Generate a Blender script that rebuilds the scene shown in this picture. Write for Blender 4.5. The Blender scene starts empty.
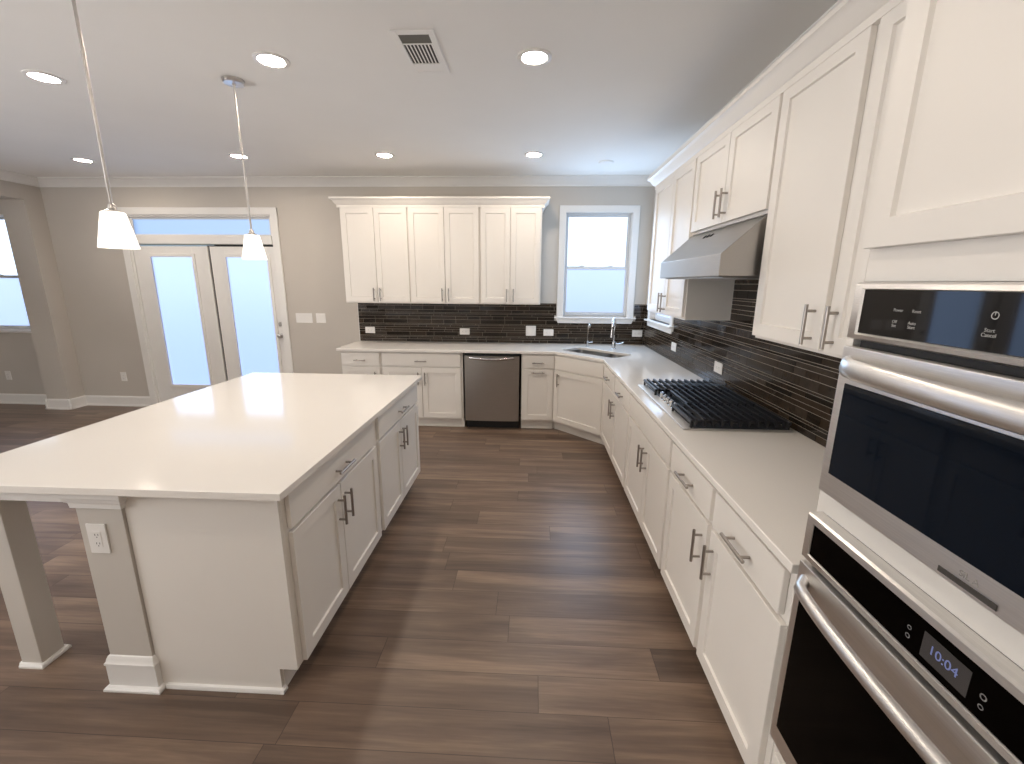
import bpy, bmesh, math, random
from mathutils import Vector, Matrix

random.seed(11)
SC = bpy.context.scene
COL = SC.collection
PI = math.pi

# ------------------------------------------------------------------ camera
F_PX, PITCH, YAW, ROLL, EYE = 434.33, 12.87, 2.588, 0.463, 1.635
a, b, c = (math.radians(v) for v in (PITCH, YAW, ROLL))
fw = Vector((-math.sin(b) * math.cos(a), math.cos(b) * math.cos(a), -math.sin(a)))
rt = Vector((math.cos(b), math.sin(b), 0))
up = rt.cross(fw)
r2 = math.cos(c) * rt + math.sin(c) * up
u2 = -math.sin(c) * rt + math.cos(c) * up
cam = bpy.data.objects.new('camera', bpy.data.cameras.new('camera'))
COL.objects.link(cam)
m = Matrix((r2, u2, -fw)).transposed().to_4x4()
m.translation = Vector((0, 0, EYE))
cam.matrix_world = m
cam.data.sensor_width = 36
cam.data.sensor_fit = 'HORIZONTAL'
cam.data.lens = 36 * F_PX / 1024
cam.data.clip_start = 0.02
SC.camera = cam

# ------------------------------------------------------------------ world, light, exposure
SC.view_settings.view_transform = 'Standard'
SC.view_settings.look = 'None'
SC.view_settings.gamma = 1
SC.view_settings.use_curve_mapping = False
SC.view_settings.exposure = 0.17
try:
    SC.cycles.use_denoising = True
    SC.cycles.denoiser = 'OPENIMAGEDENOISE'
    SC.cycles.caustics_reflective = False
    SC.cycles.caustics_refractive = False
    SC.cycles.max_bounces = 8
    SC.cycles.diffuse_bounces = 5
    SC.cycles.sample_clamp_indirect = 6
except Exception:
    pass
W = bpy.data.worlds.new('sky')
SC.world = W
W.use_nodes = True
bg = W.node_tree.nodes['Background']
bg.inputs['Color'].default_value = (0.72, 0.88, 1.0, 1)
bg.inputs['Strength'].default_value = 0.38
WARM = (1.0, 0.86, 0.71)
CAN_STRENGTH = 178.0       # recessed lamps
PENDANT_STRENGTH = 1.15
ZC = 2.80                 # ceiling height
YF = -3.0                 # wall behind the camera
# added lamps out of view, standing in for more of the room's ceiling lights
for lx, ly in ((-2.85, 0.75), (-1.42, 0.75), (-2.85, -1.1), (-1.42, -1.1), (-0.05, -1.1), (-0.10, 0.75)):
    ld = bpy.data.lights.new('unseen_fill_lamp', 'AREA')
    ld.shape = 'DISK'
    ld.size = 0.15
    ld.energy = 3.5
    ld.color = WARM
    lo = bpy.data.objects.new('unseen_fill_lamp', ld)
    COL.objects.link(lo)
    lo.location = (lx, ly, ZC - 0.012)

# added daylight lamps: tilted fills out of view, with no window behind them,
# to brighten ceiling and cabinets, and lamps boosting the windows in view
for wx, wy, wz, rzv, tilt, sx, sy, en in ((-3.0, YF + 0.02, 1.35, 0, 1.0, 3.6, 1.7, 18), (-5.88, -0.3, 1.35, -PI / 2, 1.05, 2.4, 1.7, 265),
                                          (0.745, 5.312, 1.84, PI, 0.0, 0.70, 1.10, 11), (1.345, 4.69, 1.84, PI / 2, 0.0, 0.70, 1.10, 4), (-4.432, 5.305, 1.11, PI, 0.0, 0.53, 1.6, 2.6), (-3.486, 5.305, 1.11, PI, 0.0, 0.52, 1.6, 2.6)):
    ld = bpy.data.lights.new('daylight_fill', 'AREA')
    ld.shape = 'RECTANGLE'; ld.size = sx; ld.size_y = sy
    ld.energy = en
    ld.color = (0.95, 0.97, 1.0) if wy < 0 else (0.50, 0.72, 1.0)
    lo = bpy.data.objects.new('daylight_fill', ld)
    COL.objects.link(lo)
    lo.location = (wx, wy, wz)
    lo.rotation_euler = (PI / 2 + tilt, 0, rzv)

# ------------------------------------------------------------------ materials
def new_mat(name):
    mt = bpy.data.materials.new(name)
    mt.use_nodes = True
    return mt, mt.node_tree.nodes, mt.node_tree.links, mt.node_tree.nodes['Principled BSDF']

def plain(name, col, rough=0.5, metal=0.0, noise=0.0, scale=6.0, bump=0.0, spec=0.5, stretch=None, coat=0.0):
    mt, N, L, P = new_mat(name)
    P.inputs['Roughness'].default_value = rough
    P.inputs['Metallic'].default_value = metal
    P.inputs['Specular IOR Level'].default_value = spec
    P.inputs['Coat Weight'].default_value = coat
    P.inputs['Coat Roughness'].default_value = 0.06
    tc = N.new('ShaderNodeTexCoord')
    mp = N.new('ShaderNodeMapping')
    L.new(tc.outputs['Object'], mp.inputs['Vector'])
    if stretch:
        mp.inputs['Scale'].default_value = stretch
    nz = N.new('ShaderNodeTexNoise')
    nz.inputs['Scale'].default_value = scale
    nz.inputs['Detail'].default_value = 4
    L.new(mp.outputs['Vector'], nz.inputs['Vector'])
    mr = N.new('ShaderNodeMapRange')
    mr.inputs['From Min'].default_value = 0.3
    mr.inputs['From Max'].default_value = 0.7
    mr.inputs['To Min'].default_value = 1 - noise
    mr.inputs['To Max'].default_value = 1 + noise
    L.new(nz.outputs['Fac'], mr.inputs['Value'])
    mx = N.new('ShaderNodeMix')
    mx.data_type = 'RGBA'
    mx.blend_type = 'MULTIPLY'
    mx.inputs['Factor'].default_value = 1
    mx.inputs['A'].default_value = (*col, 1)
    L.new(mr.outputs['Result'], mx.inputs['B'])
    L.new(mx.outputs['Result'], P.inputs['Base Color'])
    if bump:
        bp = N.new('ShaderNodeBump')
        bp.inputs['Strength'].default_value = bump
        bp.inputs['Distance'].default_value = 0.002
        L.new(nz.outputs['Fac'], bp.inputs['Height'])
        L.new(bp.outputs['Normal'], P.inputs['Normal'])
    return mt

def glow(name, col, strength, rough=0.3):
    mt, N, L, P = new_mat(name)
    P.inputs['Base Color'].default_value = (0.8, 0.8, 0.8, 1)
    P.inputs['Roughness'].default_value = rough
    P.inputs['Emission Color'].default_value = (*col, 1)
    P.inputs['Emission Strength'].default_value = strength
    return mt

def frosted(name, strength, tint):
    """frosted glass with the daylight put in as its own glow; part of the blurred outdoors shows through"""
    mt, N, L, P = new_mat(name)
    P.inputs['Base Color'].default_value = (0.95, 0.98, 1.0, 1)
    P.inputs['Roughness'].default_value = 0.4
    P.inputs['Transmission Weight'].default_value = 1.0
    P.inputs['IOR'].default_value = 1.3
    P.inputs['Emission Color'].default_value = (*tint, 1)
    P.inputs['Emission Strength'].default_value = strength
    return mt

def floor_mat():
    mt, N, L, P = new_mat('wood_plank_floor')
    def M(op, x, y=None):
        n = N.new('ShaderNodeMath'); n.operation = op
        for i, v in enumerate((x, y)):
            if v is None: continue
            if isinstance(v, (int, float)): n.inputs[i].default_value = v
            else: L.new(v, n.inputs[i])
        return n.outputs[0]
    tc = N.new('ShaderNodeTexCoord')
    sp = N.new('ShaderNodeSeparateXYZ')
    L.new(tc.outputs['Object'], sp.inputs[0])
    X, Y = sp.outputs['X'], sp.outputs['Y']
    PW, PL = 0.168, 1.22
    ry = M('DIVIDE', M('SUBTRACT', Y, 0.022), PW)
    row = M('FLOOR', ry); fy = M('FRACT', ry)
    wn = N.new('ShaderNodeTexWhiteNoise'); wn.noise_dimensions = '1D'
    L.new(row, wn.inputs['W'])
    rx = M('ADD', M('DIVIDE', X, PL), M('MULTIPLY', wn.outputs['Value'], 3.0))
    pid = M('FLOOR', rx); fx = M('FRACT', rx)
    cb = N.new('ShaderNodeCombineXYZ')
    L.new(row, cb.inputs[0]); L.new(pid, cb.inputs[1])
    wp = N.new('ShaderNodeTexWhiteNoise'); wp.noise_dimensions = '2D'
    L.new(cb.outputs[0], wp.inputs['Vector'])
    rnd = wp.outputs['Value']
    # grain, stretched along the plank and shifted from plank to plank
    gv = N.new('ShaderNodeCombineXYZ')
    L.new(M('MULTIPLY', X, 0.9), gv.inputs[0])
    L.new(M('MULTIPLY', Y, 11.0), gv.inputs[1])
    L.new(M('MULTIPLY', rnd, 37.0), gv.inputs[2])
    g1 = N.new('ShaderNodeTexNoise'); g1.inputs['Scale'].default_value = 1.0
    g1.inputs['Detail'].default_value = 6; g1.inputs['Roughness'].default_value = 0.6; g1.inputs['Distortion'].default_value = 0.3
    L.new(gv.outputs[0], g1.inputs['Vector'])
    gf = N.new('ShaderNodeCombineXYZ')
    L.new(M('MULTIPLY', X, 5.0), gf.inputs[0])
    L.new(M('MULTIPLY', Y, 110.0), gf.inputs[1])
    L.new(M('MULTIPLY', rnd, 11.0), gf.inputs[2])
    g2 = N.new('ShaderNodeTexNoise'); g2.inputs['Scale'].default_value = 1.0; g2.inputs['Detail'].default_value = 3
    L.new(gf.outputs[0], g2.inputs['Vector'])
    f = M('ADD', M('MULTIPLY', g1.outputs['Fac'], 1.05), M('MULTIPLY', rnd, 0.20))
    f = M('ADD', f, M('MULTIPLY', g2.outputs['Fac'], 0.22))
    f = M('SUBTRACT', f, 0.24)
    cr = N.new('ShaderNodeValToRGB')
    e = cr.color_ramp.elements
    e[0].position = 0.25; e[0].color = (0.090, 0.059, 0.042, 1)
    e[1].position = 0.80; e[1].color = (0.320, 0.226, 0.158, 1)
    k = cr.color_ramp.elements.new(0.5); k.color = (0.165, 0.110, 0.079, 1)
    L.new(f, cr.inputs['Fac'])
    # joints
    jy = M('LESS_THAN', M('MINIMUM', fy, M('SUBTRACT', 1.0, fy)), 0.009)
    jx = M('LESS_THAN', M('MINIMUM', fx, M('SUBTRACT', 1.0, fx)), 0.0014)
    j = M('MAXIMUM', jy, jx)
    mx = N.new('ShaderNodeMix'); mx.data_type = 'RGBA'
    L.new(M('MULTIPLY', j, 0.6), mx.inputs['Factor'])
    L.new(cr.outputs['Color'], mx.inputs['A'])
    mx.inputs['B'].default_value = (0.03, 0.018, 0.012, 1)
    L.new(mx.outputs['Result'], P.inputs['Base Color'])
    P.inputs['Roughness'].default_value = 0.36
    bp = N.new('ShaderNodeBump'); bp.inputs['Strength'].default_value = 0.25; bp.inputs['Distance'].default_value = 0.001
    L.new(M('SUBTRACT', g2.outputs['Fac'], j), bp.inputs['Height'])
    L.new(bp.outputs['Normal'], P.inputs['Normal'])
    return mt

PAINT = plain('white_cabinet_paint', (0.84, 0.805, 0.755), 0.38, noise=0.012, scale=3)
TRIMW = plain('white_trim_paint', (0.84, 0.825, 0.80), 0.35, noise=0.01)
WALLM = plain('greige_wall_paint', (0.58, 0.54, 0.49), 0.7, noise=0.02, scale=2, bump=0.03)
CEILM = plain('ceiling_paint', (0.88, 0.87, 0.85), 0.8, noise=0.012, scale=2)
QUARTZ = plain('white_quartz', (0.87, 0.835, 0.79), 0.10, noise=0.012, scale=220, spec=0.5)
STEEL = plain('brushed_stainless_steel', (0.46, 0.44, 0.42), 0.28, metal=1, noise=0.06, scale=8, stretch=(1, 1, 60))
STEEL_H = plain('stainless_steel_appliance', (0.82, 0.805, 0.785), 0.36, metal=1, noise=0.05, scale=8, stretch=(1, 60, 60))
HOODM = plain('stainless_steel_hood', (0.42, 0.405, 0.39), 0.34, metal=1, noise=0.05, scale=8, stretch=(60, 1, 60))
NICKEL = plain('brushed_nickel', (0.56, 0.535, 0.51), 0.32, metal=1, noise=0.03)
PULLM = plain('satin_nickel_pull', (0.36, 0.325, 0.295), 0.34, metal=1, noise=0.03)
CHROME = plain('chrome', (0.62, 0.62, 0.62), 0.16, metal=1)
BLACKG = plain('black_glass', (0.002, 0.002, 0.003), 0.04, spec=0.42)
OVENG = plain('black_oven_glass', (0.0015, 0.0012, 0.001), 0.04, spec=0.04)
MICROG = plain('dark_blue_oven_glass', (0.002, 0.005, 0.011), 0.04, spec=0.17)
BLACKP = plain('black_plastic', (0.010, 0.010, 0.011), 0.5)
IRON = plain('black_cast_iron', (0.010, 0.010, 0.013), 0.36, noise=0.2, scale=90, bump=0.1)
PLATE = plain('white_plastic', (0.82, 0.80, 0.77), 0.35)
SLOT = plain('dark_slot', (0.05, 0.045, 0.04), 0.6)
GROUT = plain('tile_grout', (0.50, 0.44, 0.36), 0.85, noise=0.05, scale=40)
TILES = [plain('dark_brown_glass_tile', (0.034, 0.023, 0.015), 0.13, noise=0.25, scale=12, spec=0.3),
         plain('black_glass_tile', (0.018, 0.013, 0.009), 0.09, noise=0.2, scale=12, spec=0.3),
         plain('brown_stone_tile', (0.045, 0.032, 0.022), 0.26, noise=0.3, scale=25, spec=0.3),
         plain('umber_glass_tile', (0.040, 0.027, 0.018), 0.18, noise=0.25, scale=12, spec=0.3)]
for q in (STEEL, STEEL_H):
    nt = q.node_tree
    vv = nt.nodes.new('ShaderNodeCombineXYZ'); vv.inputs[0].default_value = 0.3; vv.inputs[1].default_value = 0.3; vv.inputs[2].default_value = 0.9
    nt.links.new(vv.outputs[0], nt.nodes['Principled BSDF'].inputs['Tangent'])
    nt.nodes['Principled BSDF'].inputs['Anisotropic'].default_value = 0.75
FLOORM = floor_mat()
CANM = glow('lamp_lens', WARM, CAN_STRENGTH)
SHADEM = glow('glowing_shade_glass', (1.0, 0.90, 0.78), PENDANT_STRENGTH)
PANE_DOOR = frosted('frosted_door_glass', 0.56, (0.40, 0.54, 1.0))
PANE_TRANSOM = frosted('frosted_transom_glass', 0.30, (0.36, 0.56, 1.0))
PANE_UP = frosted('frosted_upper_sash_glass', 0.70, (0.62, 0.76, 1.0))  # sash glasses differ only in the daylight glow put into them
PANE_LOW = frosted('frosted_lower_sash_glass', 0.46, (0.46, 0.60, 1.0))
VINYL = plain('white_vinyl_frame', (0.72, 0.74, 0.76), 0.4)
SCREEN = glow('dim_display', (0.10, 0.09, 0.085), 0.25, 0.1)
SCREEN.node_tree.nodes['Principled BSDF'].inputs['Base Color'].default_value = (0.02, 0.018, 0.018, 1)
DIGIT = glow('lit_digits', (0.30, 0.36, 0.75), 0.32)
DIGIT.node_tree.nodes['Principled BSDF'].inputs['Base Color'].default_value = (0.05, 0.05, 0.08, 1)
PRINT = plain('light_grey_print', (0.42, 0.42, 0.41), 0.6)
PRINT_DIM = plain('grey_print', (0.16, 0.16, 0.16), 0.6)
BADGE = plain('grey_letters', (0.36, 0.34, 0.32), 0.5)
DUCT = plain('grey_damper', (0.13, 0.125, 0.105), 0.7)
GRASS = plain('lawn', (0.10, 0.16, 0.11), 0.9, noise=0.3)

# ------------------------------------------------------------------ mesh helpers
def B(): return bmesh.new()

def box(bm, x0, y0, z0, x1, y1, z1, bev=0.0, mat=0, seg=1):
    x0, x1 = min(x0, x1), max(x0, x1); y0, y1 = min(y0, y1), max(y0, y1); z0, z1 = min(z0, z1), max(z0, z1)
    v = [bm.verts.new(p) for p in ((x0, y0, z0), (x1, y0, z0), (x1, y1, z0), (x0, y1, z0), (x0, y0, z1), (x1, y0, z1), (x1, y1, z1), (x0, y1, z1))]
    fs = [bm.faces.new([v[i] for i in q]) for q in ((0, 3, 2, 1), (4, 5, 6, 7), (0, 1, 5, 4), (1, 2, 6, 5), (2, 3, 7, 6), (3, 0, 4, 7))]
    for f in fs: f.material_index = mat
    if bev > 0:
        es = list({e for f in fs for e in f.edges})
        r = bmesh.ops.bevel(bm, geom=es, offset=bev, segments=seg, profile=0.5, affect='EDGES', clamp_overlap=True)
        for f in r['faces']: f.material_index = mat
    return v

def frame_axes(d):
    d = Vector(d).normalized()
    ref = Vector((0, 0, 1)) if abs(d.z) < 0.95 else Vector((1, 0, 0))
    s = d.cross(ref).normalized()
    return s, s.cross(d).normalized()

def cyl(bm, p0, p1, r0, r1=None, n=16, mat=0, cap=True):
    r1 = r0 if r1 is None else r1
    p0, p1 = Vector(p0), Vector(p1)
    s, t = frame_axes(p1 - p0)
    A = [bm.verts.new(p0 + (s * math.cos(2 * PI * i / n) + t * math.sin(2 * PI * i / n)) * r0) for i in range(n)]
    C = [bm.verts.new(p1 + (s * math.cos(2 * PI * i / n) + t * math.sin(2 * PI * i / n)) * r1) for i in range(n)]
    fs = [bm.faces.new((A[i], A[(i + 1) % n], C[(i + 1) % n], C[i])) for i in range(n)]
    if cap: fs += [bm.faces.new(A[::-1]), bm.faces.new(C)]
    for f in fs: f.material_index = mat

def sweep(bm, pts, rx, ry=None, n=14, mat=0, upv=(0, 0, 1), taper=None):
    """an elliptical bar along a path (rx sideways, ry along upv)"""
    ry = rx if ry is None else ry
    pts = [Vector(p) for p in pts]
    rings = []
    for i, p in enumerate(pts):
        d = (pts[min(i + 1, len(pts) - 1)] - pts[max(i - 1, 0)]).normalized()
        u = Vector(upv)
        s = d.cross(u)
        if s.length < 1e-4: s = d.cross(Vector((1, 0, 0)))
        s.normalize(); t = s.cross(d).normalized()
        k = taper[i] if taper else 1.0
        rings.append([bm.verts.new(p + s * math.cos(2 * PI * j / n) * rx * k + t * math.sin(2 * PI * j / n) * ry * k) for j in range(n)])
    for A, C in zip(rings, rings[1:]):
        for j in range(n):
            bm.faces.new((A[j], A[(j + 1) % n], C[(j + 1) % n], C[j])).material_index = mat
    bm.faces.new(rings[0][::-1]).material_index = mat
    bm.faces.new(rings[-1]).material_index = mat

def lathe(bm, prof, cx=0, cy=0, cz=0, n=32, mat=0, close=True):
    rings = []
    for r, z in prof:
        rings.append([bm.verts.new((cx + r * math.cos(2 * PI * i / n), cy + r * math.sin(2 * PI * i / n), cz + z)) for i in range(n)])
    for A, C in zip(rings, rings[1:]):
        for i in range(n): bm.faces.new((A[i], A[(i + 1) % n], C[(i + 1) % n], C[i])).material_index = mat
    if close:
        bm.faces.new(rings[0][::-1]).material_index = mat
        bm.faces.new(rings[-1]).material_index = mat

def prism(bm, poly, p_of, lo, hi, mat=0):
    """extrude a 2-D outline: p_of(u, v, w) gives the point, w runs from lo to hi"""
    A = [bm.verts.new(p_of(u, v, lo)) for u, v in poly]
    C = [bm.verts.new(p_of(u, v, hi)) for u, v in poly]
    n = len(poly)
    for i in range(n): bm.faces.new((A[i], A[(i + 1) % n], C[(i + 1) % n], C[i])).material_index = mat
    bm.faces.new(A[::-1]).material_index = mat
    bm.faces.new(C).material_index = mat

def obj(name, bm, mats, parent=None, smooth=True, wn=True):
    bmesh.ops.recalc_face_normals(bm, faces=bm.faces)
    me = bpy.data.meshes.new(name)
    bm.to_mesh(me); bm.free()
    for q in (mats if isinstance(mats, (list, tuple)) else [mats]): me.materials.append(q)
    if smooth:
        me.shade_smooth()
        me.set_sharp_from_angle(angle=math.radians(32))
    o = bpy.data.objects.new(name, me)
    COL.objects.link(o)
    if smooth and wn:
        weigh(o)
    if parent: o.parent = parent
    return o

def weigh(o):
    w = o.modifiers.new('weighted_normals', 'WEIGHTED_NORMAL')
    w.keep_sharp = True; w.weight = 90

def thing(name, label, cat, loc=(0, 0, 0), rz=0.0, group=None):
    o = bpy.data.objects.new(name, None)
    o.empty_display_size = 0.1
    COL.objects.link(o)
    o.location = loc; o.rotation_euler = (0, 0, rz)
    o['label'] = label; o['category'] = cat
    if group: o['group'] = group
    return o

def tag(o, label, cat, group=None):
    o['label'] = label; o['category'] = cat
    if group: o['group'] = group
    return o

def struct(name, bm, mats, parent=None, smooth=True):
    o = obj(name, bm, mats, parent, smooth)
    if not parent: o['kind'] = 'structure'
    return o

def copy_tree(src, label, loc, rz=None):
    r = src.copy(); COL.objects.link(r); r.location = loc
    if rz is not None: r.rotation_euler = (0, 0, rz)
    r['label'] = label
    for ch in list(src.children):
        k = ch.copy(); COL.objects.link(k); k.parent = r
        for g in list(ch.children):
            q = g.copy(); COL.objects.link(q); q.parent = k
    return r

def text_mesh(name, body, size, mat, parent, loc, rot, align='CENTER', depth=0.0003, spacing=1.0):
    cu = bpy.data.curves.new(name, 'FONT')
    cu.body = body; cu.size = size; cu.align_x = align; cu.align_y = 'CENTER'; cu.extrude = depth
    cu.space_character = spacing; cu.space_line = 0.9
    t = bpy.data.objects.new(name, cu)
    COL.objects.link(t)
    bpy.context.view_layer.update()
    me = bpy.data.meshes.new_from_object(t.evaluated_get(bpy.context.evaluated_depsgraph_get()))
    bpy.data.objects.remove(t)
    me.materials.clear(); me.materials.append(mat)
    o = bpy.data.objects.new(name, me)
    COL.objects.link(o)
    o.parent = parent; o.location = loc; o.rotation_euler = rot
    return o

# ------------------------------------------------------------------ the room
YB, XR, XL = 5.317, 1.35, -5.917
XW = -9.0

def wall_y(name, x0, x1, y0, y1, z1, holes):
    """wall in an x-z plane, holes = (x0, x1, z0, z1)"""
    bm = B()
    xs = sorted({x0, x1, *[h[0] for h in holes], *[h[1] for h in holes]})
    for xa, xb in zip(xs, xs[1:]):
        zz = [0.0]
        hs = sorted([h for h in holes if h[0] <= xa + 1e-6 and h[1] >= xb - 1e-6], key=lambda h: h[2])
        z = 0.0
        for h in hs:
            if h[2] > z + 1e-6: box(bm, xa, y0, z, xb, y1, h[2])
            z = h[3]
        if z < z1 - 1e-6: box(bm, xa, y0, z, xb, y1, z1)
    bmesh.ops.remove_doubles(bm, verts=bm.verts, dist=1e-5)
    return struct(name, bm, WALLM, smooth=False)

def wall_x(name, y0, y1, x0, x1, z1, holes):
    bm = B()
    ys = sorted({y0, y1, *[h[0] for h in holes], *[h[1] for h in holes]})
    for ya, yb in zip(ys, ys[1:]):
        hs = sorted([h for h in holes if h[0] <= ya + 1e-6 and h[1] >= yb - 1e-6], key=lambda h: h[2])
        z = 0.0
        for h in hs:
            if h[2] > z + 1e-6: box(bm, x0, ya, z, x1, yb, h[2])
            z = h[3]
        if z < z1 - 1e-6: box(bm, x0, ya, z, x1, yb, z1)
    bmesh.ops.remove_doubles(bm, verts=bm.verts, dist=1e-5)
    return struct(name, bm, WALLM, smooth=False)

bm = B(); box(bm, XW, YF, -0.06, XR, YB, 0); struct('floor', bm, FLOORM, smooth=False)
bm = B(); box(bm, XW - .15, YF - .15, ZC, XR + .15, YB + .15, ZC + 0.1); struct('ceiling', bm, CEILM, smooth=False)
W1 = (0.355, 1.14, 1.24, 2.44)           # window opening in the back wall
W2 = (4.295, 5.08, 1.24, 2.44)           # and the one round the corner
DR = (-4.935, -3.11, 0.0, 2.405)         # french doors with transom
W3 = (-7.65, -6.43, 0.985, 2.40)         # window in the next room
wall_y('wall_back', XW, XR + .15, YB, YB + .15, ZC, [W1, DR, W3])
wall_x('wall_right', YF, YB, XR, XR + .15, ZC, [W2])
wall_x('wall_left', YF, YB, XL - .30, XL, ZC, [(1.0, 5.115, 0.0, 2.533)])
wall_x('wall_far_left', YF, YB, XW - .15, XW, ZC, [])
wall_y('wall_front', XW, XR + .15, YF - .15, YF, ZC, [])
bm = B(); box(bm, -30, YB + .3, -0.35, 25, 45, -0.25); struct('ground', bm, GRASS, smooth=False)

# crown moulding and baseboards
CROWN = [(0, 0), (0.092, 0), (0.092, -0.012), (0.084, -0.016), (0.070, -0.020), (0.052, -0.032), (0.036, -0.050), (0.026, -0.066), (0.020, -0.078), (0.012, -0.082), (0.012, -0.096), (0, -0.096)]
bm = B(); prism(bm, CROWN, lambda u, v, w: (w, YB - u, ZC + v), XL, XR); struct('trim_1', bm, TRIMW)
bm = B(); prism(bm, CROWN, lambda u, v, w: (XL + u, w, ZC + v), YF, YB); struct('trim_2', bm, TRIMW)
bm = B(); prism(bm, CROWN, lambda u, v, w: (XR - u, w, ZC + v), YF, YB); struct('trim_3', bm, TRIMW)
BASE = [(0, 0), (0.026, 0), (0.026, 0.012), (0.022, 0.019), (0.014, 0.021), (0.014, 0.112), (0.010, 0.122), (0.006, 0.134), (0, 0.134)]
def base_y(bm, x0, x1, y): prism(bm, BASE, lambda u, v, w: (w, y - u, v), x0, x1)
def base_x(bm, y0, y1, x, s): prism(bm, BASE, lambda u, v, w: (x + s * u, w, v), y0, y1)
bm = B(); base_y(bm, XL, -5.01, YB); base_y(bm, -3.033, -2.14, YB); base_y(bm, XW, XL - .30, YB); struct('baseboard_back', bm, TRIMW)
bm = B(); base_x(bm, 5.115 - .026, YB, XL, 1); base_y(bm, XL - .30 - .026, XL + .026, 5.115); base_x(bm, 5.115 - .026, YB, XL - .30, -1)
base_x(bm, YF, 1.0, XL, 1); struct('baseboard_left', bm, TRIMW)
bm = B(); base_x(bm, YF, 0.18, XR, -1); struct('baseboard_right', bm, TRIMW)

# ---- windows: a sash window seen from the room; local x along the wall, y into the wall
def window(name, w, z0, z1, loc, rz, cased=True):
    r = bpy.data.objects.new(name, None); COL.objects.link(r)
    r.location = loc; r.rotation_euler = (0, 0, rz); r['kind'] = 'structure'
    h = w / 2
    bm = B()
    if cased:
        t = 0.062
        box(bm, -h - t, -.018, z0 - .01, -h + .012, 0, z1 + t, .003)
        box(bm, h - .012, -.018, z0 - .01, h + t, 0, z1 + t, .003)
        box(bm, -h - t, -.019, z1 - .012, h + t, 0, z1 + t, .003)
        obj('casing', bm, TRIMW, r)
        bm = B()
        box(bm, -h - t - .03, -.05, z0 - .018, h + t + .03, .05, z0, .005, seg=2)
        obj('sill', bm, TRIMW, r)
        bm = B()
        prism(bm, [(-h - t - .01, z0 - .018), (h + t + .01, z0 - .018), (h + t - .015, z0 - .075), (-h - t + .015, z0 - .075)], lambda u, v, w_: (u, w_, v), -.018, 0)
        obj('apron', bm, TRIMW, r)
    else:
        bm = B(); box(bm, -h - .02, -.03, z0 - .03, h + .02, .12, z0 + .004, .004); obj('sill', bm, TRIMW, r)
    # jamb lining
    bm = B()
    box(bm, -h, 0, z0, -h + .016, .14, z1); box(bm, h - .016, 0, z0, h, .14, z1); box(bm, -h, 0, z1 - .016, h, .14, z1); box(bm, -h, .05, z0, h, .14, z0 + .016)
    obj('jamb', bm, TRIMW, r)
    zm = z0 + (z1 - z0) * 0.475
    g = h - .016
    def sash(za, zb, ya, pane, lock):
        bm = B(); s = .034
        box(bm, -g, ya, za, -g + s, ya + .035, zb, .003); box(bm, g - s, ya, za, g, ya + .035, zb, .003)
        box(bm, -g + s, ya, zb - s, g - s, ya + .035, zb, .003); box(bm, -g + s, ya, za, g - s, ya + .035, za + s * 1.2, .003)
        so = obj('sash', bm, VINYL, r)
        bm = B(); box(bm, -g + s, ya + .014, za + s * 1.2, g - s, ya + .02, zb - s); obj('pane', bm, pane, so, smooth=False)
        if lock:
            bm = B()
            for q in (-.45, .45):
                box(bm, q * g - .03, ya - .004, zb, q * g + .03, ya + .03, zb + .008, .003)
                cyl(bm, (q * g, ya + .012, zb + .008), (q * g, ya + .012, zb + .016), .01, .007, 10)
            obj('latch', bm, VINYL, so)
    sash(zm - .02, z1 - .016, .085, PANE_UP, False)
    sash(z0 + .016, zm + .02, .045, PANE_LOW, True)
    return r
wc = (W1[0] + W1[1]) / 2
window('window_1', W1[1] - W1[0], W1[2], W1[3], (wc, YB, 0), 0)
window('window_2', W2[1] - W2[0], W2[2], W2[3], (XR, (W2[0] + W2[1]) / 2, 0), -PI / 2)
window('window_3', W3[1] - W3[0], W3[2], W3[3], ((W3[0] + W3[1]) / 2, YB, 0), 0, cased=False)

# ---- french doors with transom
dr = bpy.data.objects.new('door_1', None); COL.objects.link(dr); dr.location = (0, YB, 0); dr['kind'] = 'structure'
bm = B()
for q in (-1, 1):
    x0, x1 = (-5.012, -4.925) if q < 0 else (-3.122, -3.035)
    box(bm, x0, -.02, 0, x1, 0, 2.477, .004)
box(bm, -5.012, -.021, 2.395, -3.035, 0, 2.478, .004)
obj('casing', bm, TRIMW, dr)
bm = B()
box(bm, -4.935, 0, 0, -4.905, .13, 2.405); box(bm, -3.117, 0, 0, -3.11, .13, 2.405); box(bm, -3.14, .06, 0, -3.117, .13, 2.405); box(bm, -4.935, 0, 2.378, -3.11, .13, 2.405)
box(bm, -4.905, .0, 2.062, -3.14, .13, 2.160, .004)       # transom bar
box(bm, -4.905, 0, 0, -3.14, .13, .02)                    # threshold
obj('frame', bm, TRIMW, dr)
bm = B(); box(bm, -4.905, .05, 2.16, -3.14, .07, 2.165)
for xa, xb, za, zb in ((-4.905, -4.875, 2.16, 2.378), (-3.17, -3.14, 2.16, 2.378), (-4.875, -3.17, 2.352, 2.378), (-4.875, -3.17, 2.16, 2.178)): box(bm, xa, .035, za, xb, .075, zb, .003)
tr = obj('transom', bm, TRIMW, dr)
bm = B(); box(bm, -4.875, .05, 2.178, -3.17, .058, 2.352); obj('pane', bm, PANE_TRANSOM, tr, smooth=False)
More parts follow.
